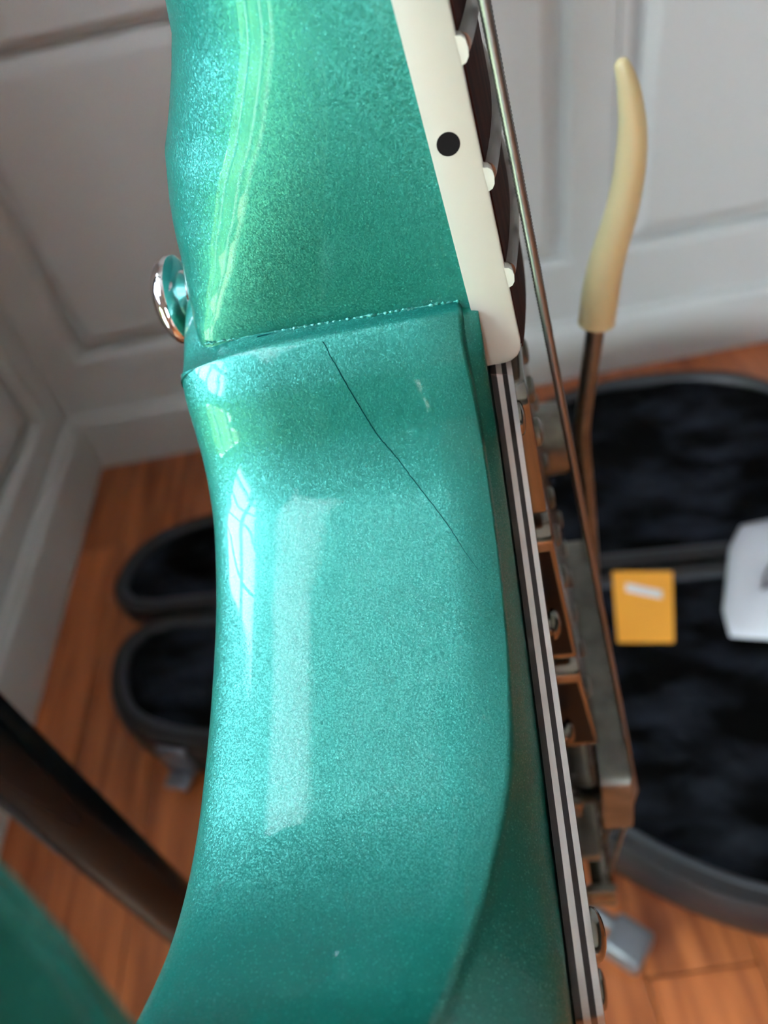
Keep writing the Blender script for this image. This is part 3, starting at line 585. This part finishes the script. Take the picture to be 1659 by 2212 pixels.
def latch(u, v, ang, sx=1.0, dark=False):
    M_ = Matrix.Translation((u, v, 0.0)) @ Matrix.Rotation(ang, 4, 'Z')
    b = bmesh.new(); box(b, -0.022*sx, 0.022*sx, -0.006, 0.002, 0.022, 0.082, M_); bmesh.ops.recalc_face_normals(b, faces=b.faces[:]); bevel(b, 0.002, 2); l = obj('latch', b, LATCH, CS, smooth=40)
    b = bmesh.new(); box(b, -0.017*sx, 0.017*sx, -0.030, -0.005, 0.020, 0.030, M_); bmesh.ops.recalc_face_normals(b, faces=b.faces[:]); bevel(b, 0.002, 2); obj('latch_lever', b, LATCH, l, smooth=40)
latch(0.037, -0.232, math.radians(-12)); latch(0.88, -0.472, math.radians(5))
b = bmesh.new(); M_ = Matrix.Translation((0.548, -0.424, 0)) @ Matrix.Rotation(math.radians(-37), 4, 'Z')
box(b, -0.055, 0.050, -0.018, -0.004, 0.030, 0.048, M_); bmesh.ops.recalc_face_normals(b, faces=b.faces[:]); bevel(b, 0.005, 3); hb = obj('latch', b, LATCH, CS, smooth=40)
b = bmesh.new(); box(b, 0.030, 0.070, -0.040, 0.0, 0.022, 0.060, M_); bmesh.ops.recalc_face_normals(b, faces=b.faces[:]); bevel(b, 0.005, 3); obj('latch_lever', b, LATCH, hb, smooth=40)

# orange card with a white label strip, standing on the accessory box
TLp, TRp, BLp, BRp = Vector((0.2385, 0.661, 0.097)), Vector((0.3155, 0.6435, 0.097)), Vector((0.2125, 0.5515, 0.092)), Vector((0.280, 0.5375, 0.092))
def sheet(corners, thick, name, m, nx=1, ny=1, parent=None, rnd=0.0):
    A, B, C_, D = corners; N_ = (B-A).cross(D-A).normalized()
    b = bmesh.new(); loft(b, [[A, B, C_, D], [p+N_*thick for p in (A, B, C_, D)]]); bmesh.ops.recalc_face_normals(b, faces=b.faces[:]); 
    if rnd: bevel(b, rnd, 3, 60)
    return obj(name, b, m, parent)
card = sheet([BLp, BRp, TRp, TLp], 0.003, 'orange_card', ORANGE); tag(card, 'orange card with a slanting white label strip in the open case', 'card')
ex, ey = (BRp-BLp), (TLp-BLp); N_ = ex.cross(ey).normalized()
q = lambda u, v, h: BLp+ex*u+ey*v+N_*h
sheet([q(0.22, 0.70, 0.0032), q(0.88, 0.585, 0.0032), q(0.90, 0.70, 0.0032), q(0.24, 0.82, 0.0032)], 0.0006, 'label_strip', PAPER, parent=card)
# white pouch with a script letter
b = bmesh.new(); nx_, ny_ = 16, 12; rr = random.Random(2)
c00, c10, c11, c01 = Vector((0.332, 0.524, 0.094)), Vector((0.592, 0.493, 0.094)), Vector((0.660, 0.672, 0.10)), Vector((0.424, 0.712, 0.10))
def pouch(u, v):
    p = c00.lerp(c10, u).lerp(c01.lerp(c11, u), v); e = min(u, 1-u)*4; f = min(v, 1-v)*4
    p = p+((c00+c11)/2-p)*0.10*max(0, 1-e)*max(0, 1-f); p.z = c00.lerp(c01, v).z
    return p, 0.022*min(1, e)**0.6*min(1, f)**0.6
grid_t = [[None]*(ny_+1) for _ in range(nx_+1)]; grid_b = [[None]*(ny_+1) for _ in range(nx_+1)]
for i in range(nx_+1):
    for j in range(ny_+1):
        p, h = pouch(i/nx_, j/ny_); h2 = h*(1+0.25*math.sin(i*1.7+j*0.9)) 
        grid_t[i][j] = b.verts.new(p+Vector((0, 0, h2+0.002))); grid_b[i][j] = b.verts.new(p)
for i in range(nx_):
    for j in range(ny_):
        b.faces.new((grid_t[i][j], grid_t[i+1][j], grid_t[i+1][j+1], grid_t[i][j+1])); b.faces.new((grid_b[i][j], grid_b[i][j+1], grid_b[i+1][j+1], grid_b[i+1][j]))
for i in range(nx_):
    for (j, r) in ((0, 0), (ny_, 1)):
        f = (grid_b[i][j], grid_b[i+1][j], grid_t[i+1][j], grid_t[i][j]); b.faces.new(f if not r else f[::-1])
for j in range(ny_):
    for (i, r) in ((0, 1), (nx_, 0)):
        f = (grid_b[i][j], grid_b[i][j+1], grid_t[i][j+1], grid_t[i][j]); b.faces.new(f if not r else f[::-1])
pc = obj('pouch', b, POUCH, smooth=80); tag(pc, 'white pouch with dark script lettering lying in the open case', 'pouch')
def stroke(pts, r):
    P = []
    for u, v in catmull(pts, 6, closed=False):
        p, h = pouch(u, v-0.14); P.append(p+Vector((0, 0, h+0.0045)))
    b = bmesh.new(); tube(b, P, r, 6); return b
for st_ in ([(0.18, 0.46), (0.19, 0.58), (0.24, 0.66), (0.31, 0.66), (0.36, 0.62)], [(0.25, 0.63), (0.25, 0.5), (0.24, 0.38), (0.225, 0.28)], [(0.17, 0.45), (0.22, 0.48), (0.28, 0.49), (0.33, 0.52)]):
    obj('lettering', stroke(st_, 0.0022), INK, pc)
